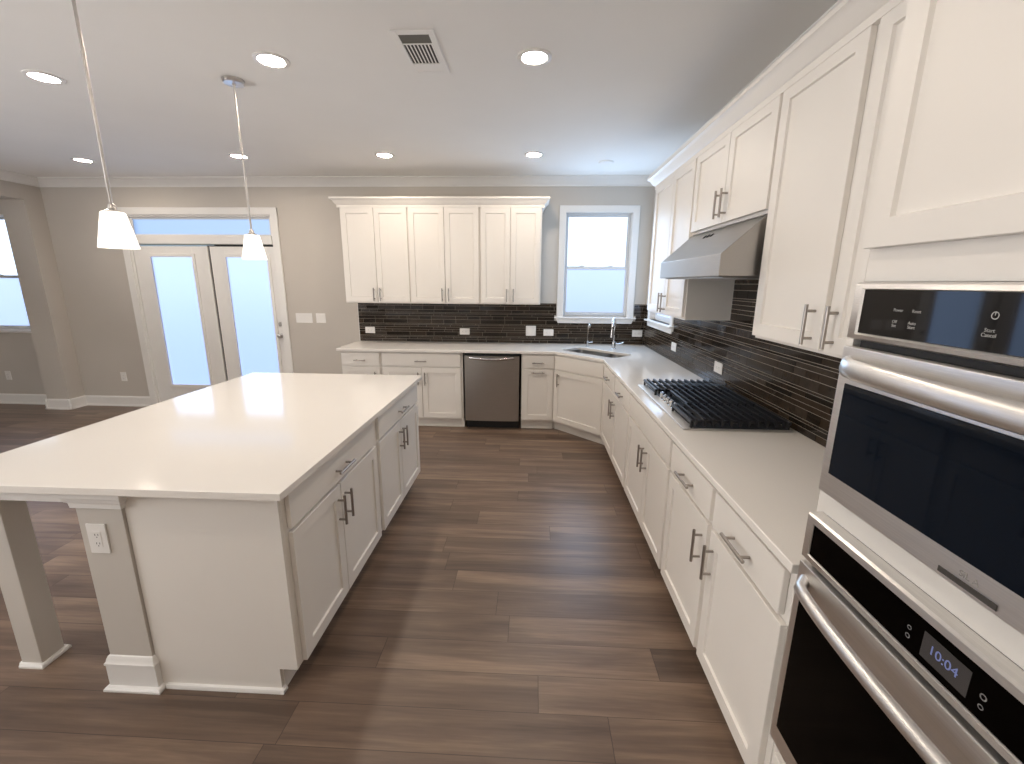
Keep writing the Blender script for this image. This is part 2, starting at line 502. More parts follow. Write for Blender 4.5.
def leaf(x0, x1, g0, g1, hinge):
    bm = B(); za, zb, y0, y1 = .30, 1.915, .012, .057
    box(bm, x0, y0, .022, g0, y1, 2.035, .002); box(bm, g1, y0, .022, x1, y1, 2.035, .002)
    box(bm, g0, y0, .022, g1, y1, za, .002); box(bm, g0, y0, zb, g1, y1, 2.035, .002)
    d = obj('door', bm, TRIMW, dr)
    bm = B(); t = .036
    for xa, xb, z0, z1 in ((g0 - t, g0 + .006, za - t, zb + t), (g1 - .006, g1 + t, za - t, zb + t), (g0, g1, zb - .006, zb + t), (g0, g1, za - t, za + .006)):
        box(bm, xa, -.002, z0, xb, y0 + .002, z1, .006, seg=2)
    obj('lite_frame', bm, TRIMW, d)
    bm = B(); box(bm, g0, .030, za, g1, .038, zb); obj('pane', bm, PANE_DOOR, d, smooth=False)
    return d
leaf(-4.902, -3.975, -4.70, -4.165, -1)
dl = leaf(-3.936, -3.120, -3.748, -3.224, 1)
bm = B(); box(bm, -4.0, .058, .022, -3.90, .075, 2.05); box(bm, -3.90, .058, 2.03, -3.12, .075, 2.07); obj('gap_shade_strip', bm, BLACKP, dr)  # black strips put in as the shade of the door crack and head gap
bm = B(); box(bm, -4.045, -.006, .022, -3.952, .012, 2.035, .004); obj('astragal', bm, TRIMW, dr)
bm = B(); lathe(bm, [(.028, 0), (.028, .006), (.012, .01), (.011, .035), (.024, .045), (.028, .058), (.022, .07), (.004, .074)], n=20)
kb = obj('knob', bm, NICKEL, dl); kb.rotation_euler = (PI / 2, 0, 0); kb.location = (-3.150, .012, .962)
bm = B(); lathe(bm, [(.027, 0), (.025, .012), (.016, .016), (.014, .022)], n=20); box(bm, -.004, -.014, .02, .004, .014, .034, .002)
kb = obj('deadbolt', bm, NICKEL, dl); kb.rotation_euler = (PI / 2, 0, 0); kb.location = (-3.150, .012, 1.107)

# ------------------------------------------------------------------ cabinets
def shaker(bm, x0, x1, z0, z1, t=0.02, rail=0.057, rec=0.009):
    """five-piece door: front at local y = -t, back at y = -0.001"""
    y0, y1 = -t, -0.0012
    e = 0.0016
    v = lambda x, y, z: bm.verts.new((x, y, z))
    def ring(xa, xb, za, zb, y): return [v(xa, y, za), v(xb, y, za), v(xb, y, zb), v(xa, y, zb)]
    R = [ring(x0, x1, z0, z1, y1), ring(x0, x1, z0, z1, y0 + e), ring(x0 + e, x1 - e, z0 + e, z1 - e, y0),
         ring(x0 + rail, x1 - rail, z0 + rail, z1 - rail, y0), ring(x0 + rail + .003, x1 - rail - .003, z0 + rail + .003, z1 - rail - .003, y0 + rec)]
    bm.faces.new(R[0][::-1])
    for A, C in zip(R, R[1:]):
        for i in range(4): bm.faces.new((A[i], A[(i + 1) % 4], C[(i + 1) % 4], C[i]))
    bm.faces.new(R[-1])

def pull_mesh(bm, L, vertical, out=0.034, r=0.0062):
    h = L / 2
    P = (lambda s, y: (0, y, s)) if vertical else (lambda s, y: (s, y, 0))
    cyl(bm, P(-h, -out), P(h, -out), r, n=12)
    for q in (-.34 * L, .34 * L): cyl(bm, P(q, 0), P(q, -out), r * .85, n=10)

def pull(parent, x, z, vertical, L=0.145):
    bm = B(); pull_mesh(bm, L, vertical)
    o = obj('handle', bm, PULLM, parent); o.location = (x, -.0195, z)
    return o

def cabinet(name, label, loc, rz, w, d, z0, z1, doors=(), drawers=(), toe=True, group=None, body=None):
    """loc = front left corner of the box at floor level; local x right, y into the wall.
    doors = (x0, x1, z0, z1, handle x or None, handle z, vertical?), drawers = (x0, x1, z0, z1, handle?)"""
    t = thing(name, label, 'cabinet', loc, rz, group)
    bm = B()
    if body: body(bm)
    else: box(bm, 0, 0, z0, w, d, z1, .0015)
    obj('carcass', bm, PAINT, t)
    if toe:
        ex = .07 if abs(rz + PI / 4) < .01 else 0
        bm = B(); box(bm, -ex, .07, 0, w + ex, .088, z0)
        if rz == 0 or toe == 'shoe': box(bm, 0, .055, 0, w, .07, .02, .004)
        obj('toe_kick', bm, PAINT, t)
    for x0, x1, za, zb, hx, hz, vert in doors:
        bm = B(); shaker(bm, x0, x1, za, zb)
        o = obj('door', bm, PAINT, t, smooth=False)
        if hx is not None: pull(o, hx, hz, vert)
    for x0, x1, za, zb, hd in drawers:
        bm = B(); box(bm, x0, -.02, za, x1, -.0012, zb, .002)
        o = obj('drawer', bm, PAINT, t)
        if hd: pull(o, (x0 + x1) / 2, (za + zb) / 2 - .012, False, hd)
    return t

DZ0, DZ1, RZ0, RZ1, BT = .128, .706, .722, .866, .884     # base doors, drawers, box top
def base(label, loc, rz, w, doors, drawers, d=.60, group='base cabinets', body=None, name='base_cabinet', toe=True):
    return cabinet(name, label, loc, rz, w, d, .105, BT, doors, drawers, toe, group, body)
HZ = .585   # height of the upright pulls on base doors
YC = 4.71  # box front of the back run
base('narrow white base cabinet at the left end of the back counter', (-2.13, YC, 0), 0, .452,
     [(.012, .438, DZ0, DZ1, .39, HZ, True)], [(.012, .438, RZ0, RZ1, .13)])
base('wide white base cabinet left of the steel dishwasher, one drawer over two doors', (-1.675, YC, 0), 0, .915,
     [(.015, .452, DZ0, DZ1, .452 - .035, HZ, True), (.458, .892, DZ0, DZ1, .458 + .035, HZ, True)], [(.015, .892, RZ0, RZ1, .13)])
base('narrow white base cabinet right of the steel dishwasher with two level pulls', (-.108, YC, 0), 0, .363,
     [(.013, .350, DZ0, DZ1, .18, .672, False)], [(.013, .350, RZ0, RZ1, .13)])
def sink_body(bm):
    box(bm, 0, 0, .105, .671, .07, BT, .0015)
base('white corner sink base cabinet set at an angle under the sink', (.256, 4.709, 0), -PI / 4, .671,
     [(.012, .659, DZ0, DZ1, .085, HZ + .02, True)], [(.012, .659, RZ0, RZ1, None)], d=.07, body=sink_body)
XC = .73   # box front of the right run; local x runs towards the camera
R = -PI / 2
base('white base cabinet between the angled sink base and the cooktop, two drawers over two doors', (XC, 4.233, 0), R, 1.180,
     [(.02, .612, DZ0, DZ1, .612 - .04, HZ, True), (.618, 1.165, DZ0, DZ1, .618 + .04, HZ, True)],
     [(.02, .575, RZ0, RZ1, .15), (.625, 1.165, RZ0, RZ1, .15)])
base('white base cabinet under the gas cooktop with a plain false front', (XC, 3.052, 0), R, .960,
     [(.014, .505, DZ0, DZ1, .505 - .035, HZ, True), (.511, .945, DZ0, DZ1, .511 + .035, HZ, True)], [(.014, .945, RZ0, RZ1, None)])
base('one-door white base cabinet between the cooktop cabinet and the cabinet beside the ovens', (XC, 2.091, 0), R, .525,
     [(.014, .503, DZ0, DZ1, .462, HZ, True)], [(.014, .506, RZ0, RZ1, .16)])
base('one-door white base cabinet right beside the built-in ovens', (XC, 1.565, 0), R, .522,
     [(.010, .497, DZ0, DZ1, .048, HZ, True)], [(.012, .475, RZ0, RZ1, .16)])

# ---- wall cabinets of the back run
UZ0, UZ1, UD0, UD1, UH = 1.395, 2.436, 1.408, 2.424, 1.495
YU = 4.987
def upper(label, loc, rz, w, doors, z0=UZ0, z1=UZ1, d=.328):
    return cabinet('wall_cabinet', label, loc, rz, w, d, z0, z1, doors, (), False, 'wall cabinets')
UG = .0335
def pair(w, lo, mid, hi, za=UD0, zb=UD1, hz=UH):
    return [(lo, mid - .003, za, zb, mid - .003 - UG, hz, True), (mid + .003, hi, za, zb, mid + .003 + UG, hz, True)]
upper('left one of the three white double-door wall cabinets on the back wall', (-2.142, YU, 0), 0, .757, pair(.757, .014, .379, .748))
upper('middle one of the three white double-door wall cabinets on the back wall', (-1.385, YU, 0), 0, .793, pair(.793, .008, .402, .780))
upper('white double-door wall cabinet on the back wall next to the window', (-.592, YU, 0), 0, .678, pair(.678, .010, .338, .664))
XU = 1.04
TY0, TY1 = .20, 1.038      # near and far side of the oven tower
upper('white double-door wall cabinet on the right wall between corner window and hood', (XU, 3.985, 0), R, .943, pair(.943, .014, .497, .930))
upper('short white double-door wall cabinet right above the range hood', (XU, 3.041, 0), R, .965, pair(.965, .014, .490, .952, 1.962, UD1, 2.058), z0=1.945)
upper('tall white double-door wall cabinet between the hood and the built-in ovens', (XU, 2.075, 0), R, 1.035, [(.008, .488, UD0, UD1, .488 - .048, UH, True), (.523, 1.018, UD0, UD1, .523 + .036, UH, True)])

def crown_run(bm, prof, path, mat=0):
    """moulding swept along a plan path with mitred corners; outward side is to the right of travel"""
    pts = [Vector((p[0], p[1], 0)) for p in path]
    n = len(pts); rings = []
    for i, p in enumerate(pts):
        nrm = []
        for A, C in ((i - 1, i), (i, i + 1)):
            if A >= 0 and C < n:
                d = (pts[C] - pts[A]).normalized(); nrm.append(Vector((d.y, -d.x, 0)))
        o = nrm[0] if len(nrm) == 1 else (nrm[0] + nrm[1]) / (1 + nrm[0].dot(nrm[1]))
        rings.append([bm.verts.new(p + o * u + Vector((0, 0, z))) for u, z in prof])
    k = len(prof)
    for A, C in zip(rings, rings[1:]):
        for j in range(k): bm.faces.new((A[j], A[(j + 1) % k], C[(j + 1) % k], C[j]))
    bm.faces.new(rings[0][::-1]); bm.faces.new(rings[-1])
CABCROWN = [(0, 2.424), (.022, 2.424), (.022, 2.452), (.030, 2.456), (.042, 2.470), (.056, 2.492), (.072, 2.504), (.078, 2.506), (.078, 2.526), (0, 2.526)]
bm = B(); crown_run(bm, CABCROWN, [(-2.1425, YB - .002), (-2.1425, YU - .0005), (.0865, YU - .0005), (.0865, YB - .002)])
tag(obj('cabinet_crown', bm, PAINT), 'white crown moulding along the top of the back wall cabinets', 'crown moulding')
bm = B(); crown_run(bm, [(u, z - .012) for u, z in CABCROWN], [(XR - .002, 3.9855), (XU - .0005, 3.9855), (XU - .0005, TY1 + .002)])
tag(obj('cabinet_crown', bm, PAINT), 'white crown moulding running over the right wall cabinets and the hood', 'crown moulding')

# ------------------------------------------------------------------ countertop, sink, taps
S0 = Vector((.479, 4.439)); ST = Vector((.7071, -.7071)); SN = Vector((.7071, .7071))
def diag(s, d): return S0 + ST * s + SN * d
def rrect(s0, s1, d0, d1, r, n=5):
    P = []
    for cs, cd, a0 in ((s1 - r, d0 + r, -90), (s1 - r, d1 - r, 0), (s0 + r, d1 - r, 90), (s0 + r, d0 + r, 180)):
        for i in range(n + 1):
            q = math.radians(a0 + 90 * i / n); P.append((cs + r * math.cos(q), cd + r * math.sin(q)))
    return P
SINK = (-.370, .345, .138, .485)
outer = [(-2.16, YB - .003), (-2.16, 4.661), (.258, 4.661), (.70, 4.219), (.70, 1.048), (XR - .003, 1.048), (XR - .003, YB - .003)]
hole = [tuple(diag(s, d)) for s, d in rrect(*SINK, .06)]
bm = B()
edges = []
for loop in (outer, hole):
    vs = [bm.verts.new((x, y, .914)) for x, y in loop]
    edges += [bm.edges.new((vs[i], vs[(i + 1) % len(vs)])) for i in range(len(vs))]
bmesh.ops.triangle_fill(bm, edges=edges, use_beauty=True)
r = bmesh.ops.extrude_face_region(bm, geom=list(bm.faces))
for v in r['geom']:
    if isinstance(v, bmesh.types.BMVert): v.co.z -= .0295
o = obj('countertop', bm, QUARTZ, wn=False)
bv = o.modifiers.new('edge', 'BEVEL'); bv.width = .003; bv.segments = 2; bv.limit_method = 'ANGLE'; bv.angle_limit = math.radians(60); weigh(o)
tag(o, 'white L-shaped quartz countertop along the back and right walls', 'countertop')

sk = thing('kitchen_sink', 'stainless double-bowl undermount sink in the corner of the countertop', 'sink', (S0.x, S0.y, 0), -PI / 4)
def bowl(s0, s1, d0, d1, depth, name):
    bm = B(); rings = []
    for ins, z, rr in ((0, .8835, .055), (.004, .80, .055), (.012, .914 - depth + .02, .05), (.03, .914 - depth, .04)):
        rings.append([bm.verts.new((s, d, z)) for s, d in rrect(s0 + ins, s1 - ins, d0 + ins, d1 - ins, rr)])
    for A, C in zip(rings, rings[1:]):
        for i in range(len(A)): bm.faces.new((A[i], A[(i + 1) % len(A)], C[(i + 1) % len(A)], C[i]))
    bm.faces.new(rings[-1])
    o = obj(name, bm, STEEL, sk)
    bm = B(); cs, cd = (s0 + s1) / 2, (d0 + d1) / 2
    lathe(bm, [(.045, 0), (.045, .004), (.034, .005), (.030, .001), (.006, .001)], cs, cd, .914 - depth + .001, 20)
    obj('drain', bm, CHROME, o)
bowl(SINK[0] - .004, .075, SINK[2] - .004, SINK[3] + .004, .20, 'bowl')
bowl(.095, SINK[1] + .004, SINK[2] - .004, SINK[3] + .004, .16, 'bowl')
bm = B(); box(bm, .0755, SINK[2] + .005, .80, .0945, SINK[3] - .005, .880, .006, seg=2); obj('divider', bm, STEEL, sk)

fx, fy = .925, 4.93
fc = thing('kitchen_faucet', 'tall chrome pull-down faucet with side lever behind the corner sink', 'faucet', (fx, fy, .9142))
bm = B(); lathe(bm, [(.027, 0), (.027, .006), (.023, .01), (.022, .075), (.018, .082)], n=24); obj('base', bm, CHROME, fc)
bm = B(); dx, dy = -.33, -.94
path = [(0, 0, .07), (0, 0, .16), (0, 0, .26)]
for i in range(1, 10):
    q = PI * i / 9; rr = .085
    path.append((dx * rr * (1 - math.cos(q)), dy * rr * (1 - math.cos(q)), .26 + rr * math.sin(q)))
path.append((dx * .17, dy * .17, .235))
sweep(bm, path, .0125, n=14); obj('spout', bm, CHROME, fc)
bm = B(); ex, ey = dx * .17, dy * .17
lathe(bm, [(.0135, .24), (.0155, .23), (.0175, .19), (.0215, .155), (.0215, .148), (.016, .146)], ex, ey, 0, 18); obj('spray_head', bm, CHROME, fc)
bm = B(); sweep(bm, [(.02, 0, .055), (.045, -.004, .056), (.08, -.008, .062), (.105, -.01, .075)], .008, .007, n=10); cyl(bm, (.015, 0, .055), (.034, 0, .055), .013, n=14); obj('lever', bm, CHROME, fc)
tp = thing('filter_tap', 'slim chrome gooseneck water tap left of the main faucet', 'faucet', (.648, 5.075, .9142))
bm = B(); lathe(bm, [(.019, 0), (.019, .005), (.012, .009), (.011, .06), (.007, .066)], n=18); obj('base', bm, CHROME, tp)
bm = B(); path = [(0, 0, .06), (0, 0, .22)]
for i in range(1, 8):
    q = PI * .9 * i / 7; rr = .045
    path.append((.1 * rr * (1 - math.cos(q)), -rr * (1 - math.cos(q)), .22 + rr * math.sin(q)))
sweep(bm, path, .0058, n=10); obj('spout', bm, CHROME, tp)
bm = B(); cyl(bm, (.008, 0, .048), (.045, -.006, .052), .0045, n=10); cyl(bm, (.045, -.006, .052), (.056, -.007, .055), .007, .006, n=10); obj('lever', bm, CHROME, tp)

# ------------------------------------------------------------------ backsplash of linear mosaic
ROWS = [.034, .026, .015, .050, .028, .030, .027, .015, .052, .040, .028, .015, .034, .047, .026, .015, .050, .028, .030, .027, .015, .052, .04, .028, .03]
def mosaic(name, p_of, lo, hi, spans, thick=.0075):
    """p_of(u, depth, z); spans(z) gives the allowed u intervals of a row"""
    bm = B(); z = .9145; rr = random.Random(name)
    for h in ROWS:
        zc = z + h / 2
        sp = spans(zc)
        if not sp: break
        for u0, u1 in sp:
            for f in (0,):
                q = [bm.verts.new(p_of(u, .003, zz)) for u, zz in ((u0, z), (u1, z), (u1, z + h), (u0, z + h))]
                bm.faces.new(q).material_index = 0
        u = lo - rr.random() * .2
        while u < hi:
            L = rr.choice((.10, .15, .15, .2, .3, .3)) if h > .02 else rr.choice((.10, .2, .3))
            ua, ub = u + .0017, u + L - .0017
            mi = rr.choice((1, 1, 2, 2, 3, 4)) if h > .02 else rr.choice((1, 2, 4))
            for s0, s1 in sp:
                xa, xb = max(ua, s0), min(ub, s1)
                if xb - xa > .004:
                    A = [bm.verts.new(p_of(x, .003, zz)) for x, zz in ((xa, z + .0017), (xb, z + .0017), (xb, z + h - .0017), (xa, z + h - .0017))]
                    tl = rr.uniform(-.0003, .0003)
                    C = [bm.verts.new(p_of(x, thick + (tl if k < 2 else -tl), zz)) for k, (x, zz) in enumerate(((xa, z + .0017), (xb, z + .0017), (xb, z + h - .0017), (xa, z + h - .0017)))]
                    for i in range(4): bm.faces.new((A[i], A[(i + 1) % 4], C[(i + 1) % 4], C[i])).material_index = mi
                    bm.faces.new(C).material_index = mi
            u += L
        z += h
    me_mats = [GROUT] + TILES
    o = struct(name, bm, me_mats, smooth=False)
    return o
def sp_back(z):
    if z > 1.395: return []
    if z < 1.172: return [(-2.14, XR - .009)]
    return [(-2.14, .265 if z < 1.26 else .285), (1.235 if z < 1.26 else 1.215, XR - .009)]
def sp_right(z):
    if z > 1.715: return []
    if z > 1.395: return [(2.08, 3.036)]
    if z < 1.172: return [(1.048, YB - .009)]
    return [(1.048, 4.205 if z < 1.26 else 4.225), (5.17 if z < 1.26 else 5.15, YB - .009)]
mosaic('backsplash_back', lambda u, d, z: (u, YB - d, z), -2.14, XR, sp_back)
mosaic('backsplash_right', lambda u, d, z: (XR - d, u, z), 1.048, YB, sp_right)
bm = B(); box(bm, -2.146, YB - .010, .9145, -2.1405, YB, 1.394); obj_edge = struct('trim_4', bm, TRIMW)

# ------------------------------------------------------------------ dishwasher
dw = thing('dishwasher', 'stainless steel dishwasher under the back counter', 'dishwasher', (-.754, 4.70, 0))
bm = B(); box(bm, .014, .03, .11, .622, .55, .870); obj('tub', bm, BLACKP, dw)
bm = B(); box(bm, .016, .075, 0, .620, .095, .105); obj('toe_panel', bm, BLACKP, dw)
bm = B(); n = 14; poly = [(.016, .029), (.620, .029)]
poly += [(.620 - .604 * i / n, -.012 - .012 * math.sin(PI * i / n) ** .7) for i in range(n + 1)]
prism(bm, poly, lambda u, v, w_: (u, v, w_), .108, .848)
dd = obj('door', bm, STEEL, dw)
bm = B(); n = 12
pts = [(.075 + .486 * i / n, -.022 - .032 * math.sin(PI * i / n) ** .55, .818 + .012 * (1 - math.sin(PI * i / n))) for i in range(n + 1)]
sweep(bm, pts, .009, .014, n=12); obj('handle', bm, CHROME, dd)

# ------------------------------------------------------------------ gas cooktop
ck = thing('gas_cooktop', 'five-burner gas cooktop with black grates on the right counter', 'cooktop', (1.045, 2.615, .9142))
CX0, CX1, CY0, CY1 = -.272, .268, -.490, .490
bm = B(); box(bm, CX0, CY0, 0, CX1, CY1, .010, .004, seg=2); obj('base_plate', bm, STEEL_H, ck)
bm = B(); box(bm, CX0 + .055, CY0 + .012, .0102, CX1 - .012, CY1 - .012, .0125); obj('burner_tray', bm, IRON, ck)
def burner(x, y, r):
    bm = B(); lathe(bm, [(r * 1.25, .0126), (r * 1.2, .020), (r, .022), (r, .030), (r * .95, .035), (.002, .037)], x, y, 0, 24)
    obj('burner', bm, IRON, ck)
for x, y, r in ((-.09, .32, .036), (.13, .32, .03), (.03, 0, .05), (-.09, -.32, .03), (.13, -.32, .036)): burner(x, y, r)
def grate(y0, y1, x0, x1, nb):
    bm = B(); zt, zb = .052, .034
    box(bm, x0, y0, zb, x0 + .016, y1, zt, .003); box(bm, x1 - .014, y0, zb, x1, y1, zt, .003)
    for y in (y0 + .020, (y0 + y1) / 2 - .006, y1 - .032): box(bm, x0 + .01, y, zb, x1 - .01, y + .012, zt - .006, .002)
    for k in range(nb):
        x = x0 + .028 + (x1 - x0 - .056) * k / (nb - 1)
        prism(bm, [(y0, zb - .012), (y0 + .010, zb - .012), (y0 + .030, zb + .004), (y1 - .030, zb + .004), (y1 - .010, zb - .012), (y1, zb - .012),
                   (y1, zt + .002), (y1 - .008, zt + .006), (y0 + .008, zt + .006), (y0, zt + .002)], lambda u, v, w_: (w_, u, v), x - .006, x + .006)
    for x in (x0 + .008, x1 - .008):
        for y in (y0 + .012, y1 - .012): cyl(bm, (x, y, .0102), (x, y, zb + .004), .008, .007, 10)
    obj('grate', bm, IRON, ck)
grate(.175, .482, CX0 + .035, CX1 - .008, 11)
grate(-.158, .165, CX0 + .125, CX1 - .008, 9)
grate(-.482, -.168, CX0 + .035, CX1 - .008, 11)
for k in range(5):
    y = .245 - .1 * k if False else (.128 - .064 * k)
    bm = B(); lathe(bm, [(.021, .0102), (.021, .014), (.017, .016), (.0155, .036), (.012, .040), (.002, .040)], CX0 + .070, y, 0, 20)
    box(bm, CX0 + .066, y - .014, .039, CX0 + .074, y + .014, .046, .002)
    obj('knob', bm, CHROME, ck)

# ------------------------------------------------------------------ range hood
hd = thing('range_hood', 'stainless steel under-cabinet range hood above the cooktop', 'range hood', (XR, 2.572, 1.672))
HX = -.50
prof = [(-.002, 0), (HX, 0), (HX, .100), (-.315, .268), (-.002, .268)]
bm = B(); prism(bm, prof, lambda u, v, w_: (u, w_, v), -.474, .468)
o = obj('shell', bm, HOODM, hd, wn=False)
bv = o.modifiers.new('edge', 'BEVEL'); bv.width = .003; bv.segments = 2; bv.limit_method = 'ANGLE'; bv.angle_limit = math.radians(20); weigh(o)
bm = B(); box(bm, HX + .03, -.45, -.006, -.03, .445, -.0002, .003); o2 = obj('filter', bm, STEEL, hd)
for y in (.05, .0, -.05):
    bm = B(); box(bm, -.012, -.010, 0, .012, .010, .004, .002)
    o3 = obj('control_button', bm, BLACKP, hd)
    o3.rotation_euler = (0, -math.atan2(.168, .185), 0)
    o3.location = (-.358, .07 + y, .2295)

# ------------------------------------------------------------------ oven tower
tw = thing('oven_cabinet', 'tall white cabinet housing the microwave and the wall oven', 'cabinet', (XC, TY1, 0), R)
TW = TY1 - TY0
bm = B()
box(bm, 0, 0, .105, .019, .618, 2.436); box(bm, TW - .019, 0, .105, TW, .618, 2.436)
box(bm, .019, .0, 1.6425, TW - .019, .618, 2.436, .001)
box(bm, .019, .0, 1.0868, TW - .019, .618, 1.149)
box(bm, .019, .0, .105, TW - .019, .618, .384)
obj('carcass', bm, PAINT, tw)
bm = B(); box(bm, 0, .07, 0, TW, .088, .105); obj('toe_kick', bm, PAINT, tw)
bm = B(); shaker(bm, .026, TW / 2 - .003 + .20, 1.712, 2.424); obj('door', bm, PAINT, tw, smooth=False)
bm = B(); shaker(bm, TW / 2 + .003 + .20, TW - .02, 1.712, 2.424, rail=.05); obj('door', bm, PAINT, tw, smooth=False)
bm = B(); box(bm, .03, -.02, .128, TW - .02, -.0012, .335, .002); o = obj('drawer', bm, PAINT, tw); pull(o, TW / 2, .235, False, .16)

bm = B(); crown_run(bm, [(u, z - .012) for u, z in CABCROWN], [(0, -.0005), (TW, -.0005)])
obj('crown_moulding', bm, PAINT, tw)

# local frame of the two appliances: x towards the camera, y into the cabinet, z up; front of cabinet at y = 0
AW = .762
mw = thing('microwave_oven', 'built-in stainless microwave in the upper opening of the oven cabinet', 'microwave', (XC, 1.014, 0), R)
bm = B(); box(bm, .012, .004, 1.1505, AW - .012, .45, 1.640); obj('body', bm, BLACKP, mw)
bm = B()   # control panel with its sloped steel surround
def ring_frame(bm, x0, x1, z0, z1, yo, steps):
    """rings going inwards: (inset, y)"""
    R_ = []
    for ins, y in [(0, 0.0)] + steps:
        ix, iz = (ins if isinstance(ins, tuple) else (ins, ins))
        R_.append([bm.verts.new((p, y, q)) for p, q in ((x0 + ix, z0 + iz), (x1 - ix, z0 + iz), (x1 - ix, z1 - iz), (x0 + ix, z1 - iz))])
    for A, C in zip(R_, R_[1:]):
        for i in range(4): bm.faces.new((A[i], A[(i + 1) % 4], C[(i + 1) % 4], C[i]))
    bm.faces.new(R_[-1]); bm.faces.new(R_[0][::-1])
ring_frame(bm, 0, AW, 1.519, 1.642, 0, [(0, -.014), (.004, -.022), ((.030, .013), -.026), ((.034, .016), -.022), ((.034, .016), -.018)])
fr = obj('control_frame', bm, STEEL_H, mw)
bm = B(); box(bm, .0345, -.0235, 1.5355, AW - .0345, -.0185, 1.6285, .001); cp = obj('control_panel', bm, BLACKG, fr)
bm = B(); box(bm, 0, -.024, 1.150, AW, -.0005, 1.503, .004, seg=2); md = obj('door', bm, STEEL_H, mw)
bm = B(); box(bm, .028, -.0262, 1.203, AW - .028, -.0243, 1.421, .001); obj('window', bm, MICROG, md)
bm = B(); n = 22
pts = []
for i in range(n + 1):
    t = i / n; s = .026 + (AW - .052) * t
    pts.append((s, -.026 - .044 * (math.sin(PI * t) ** .32 if 0 < t < 1 else 0), 1.462))
sweep(bm, pts, .013, .0215, n=16); obj('handle', bm, STEEL_H, md)
for x in (.36, .45, .55, .65):
    bm = B(); box(bm, x, -.012, 1.5065, x + .022, -.002, 1.5135, .002); obj('vent_clip', bm, STEEL, mw)
bm = B(); box(bm, .322, -.0256, 1.158, .420, -.0241, 1.1685, .001); bd = obj('badge', bm, SLOT, md)
FR = (PI / 2, 0, 0)
text_mesh('badge_letters', 'SIL A', .015, BADGE, md, (.372, -.0243, 1.179), FR)
P0 = -.0237
for body, x, z, s in (('Power', .131, 1.589, .0085), ('Reset', .172, 1.589, .0085), ('Off\nSet', .127, 1.563, .0085), ('Auto\nStart', .167, 1.563, .0085), ('Start\nCancel', .308, 1.565, .0085)):
    o = text_mesh('button_label', body, s, PRINT, cp, (x, P0, z), FR)
bm = B()
for i in range(24):
    q0, q1 = 2 * PI * i / 24, 2 * PI * (i + 1) / 24
    bm.faces.new([bm.verts.new((.311 + r_ * math.cos(q), P0 - .0002, 1.592 + r_ * math.sin(q))) for r_, q in ((.0062, q0), (.0062, q1), (.0046, q1), (.0046, q0))])
box(bm, .3103, P0 - .0003, 1.592, .3117, P0 - .0001, 1.597)
obj('power_symbol', bm, PRINT, cp, smooth=False)

ov = thing('wall_oven', 'built-in stainless wall oven with lit clock in the lower opening of the oven cabinet', 'oven', (XC, 1.016, 0), R)
bm = B(); box(bm, .012, .004, .388, AW - .012, .55, 1.085); obj('body', bm, BLACKP, ov)
bm = B()
ring_frame(bm, 0, AW, .965, 1.086, 0, [(0, -.030), (.004, -.036), ((.026, .018), -.037), ((.028, .020), -.033), ((.028, .020), -.030)])
fr = obj('control_frame', bm, STEEL_H, ov)
bm = B(); box(bm, .0285, -.0345, .9855, AW - .0285, -.0305, 1.0655, .001); cp = obj('control_panel', bm, OVENG, fr)
bm = B(); box(bm, .340, -.0352, 1.000, .424, -.0347, 1.0485); obj('display', bm, SCREEN, cp)
text_mesh('clock_digits', '10:04', .024, DIGIT, cp, (.380, -.0356, 1.025), FR)
for cx_, cz_, r_ in ((.312, 1.030, .0045), (.312, 1.013, .005), (.446, 1.026, .0055), (.446, 1.008, .0045)):
    bm = B()
    for i in range(20):
        q0, q1 = 2 * PI * i / 20, 2 * PI * (i + 1) / 20
        bm.faces.new([bm.verts.new((cx_ + k * r_ * math.cos(q), -.0349, cz_ + k * r_ * math.sin(q))) for k, q in ((1, q0), (1, q1), (.62, q1), (.62, q0))])
    obj('touch_symbol', bm, PRINT_DIM, cp, smooth=False)
bm = B(); box(bm, 0, -.036, .392, AW, -.0005, .952, .004, seg=2); od = obj('door', bm, STEEL_H, ov)
bm = B(); box(bm, .026, -.0382, .450, AW - .026, -.0363, .862, .001); obj('window', bm, OVENG, od)
bm = B(); n = 22; pts = []
for i in range(n + 1):
    t = i / n; s = .030 + (AW - .060) * t
    pts.append((s, -.036 - .052 * (math.sin(PI * t) ** .3 if 0 < t < 1 else 0), .912))
sweep(bm, pts, .013, .0165, n=16); obj('handle', bm, STEEL_H, od)

# ------------------------------------------------------------------ island
IX0, IX1, IY0, IY1 = -2.240, -.865, 1.344, 3.333
bm = B(); box(bm, IX0, IY0, .8845, IX1, IY1, .914, .0035, seg=2)
tag(obj('island_countertop', bm, QUARTZ), 'large white polished quartz slab on top of the kitchen island', 'countertop')
XI = -.915
G = PI / 2
def island(label, y0, w, doors, drawers):
    t = cabinet('island_cabinet', label, (XI, y0, 0), G, w, .575, .112, BT, doors, drawers, True, 'island cabinets')
    return t
island('white island cabinet at the near end, next to the plain end panel', 1.420, .953,
       [(.022, .437, DZ0 - .008, DZ1 - .004, .402, HZ, True), (.443, .925, DZ0 - .008, DZ1 - .004, .478, HZ, True)], [(.022, .905, RZ0 - .004, RZ1 - .004, .16)])
island('white island cabinet at the far end of the island, towards the dishwasher', 2.374, .922,
       [(.028, .440, DZ0 - .008, DZ1 - .004, .405, HZ, True), (.446, .905, DZ0 - .008, DZ1 - .004, .481, HZ, True)], [(.028, .905, RZ0 - .004, RZ1 - .004, .16)])
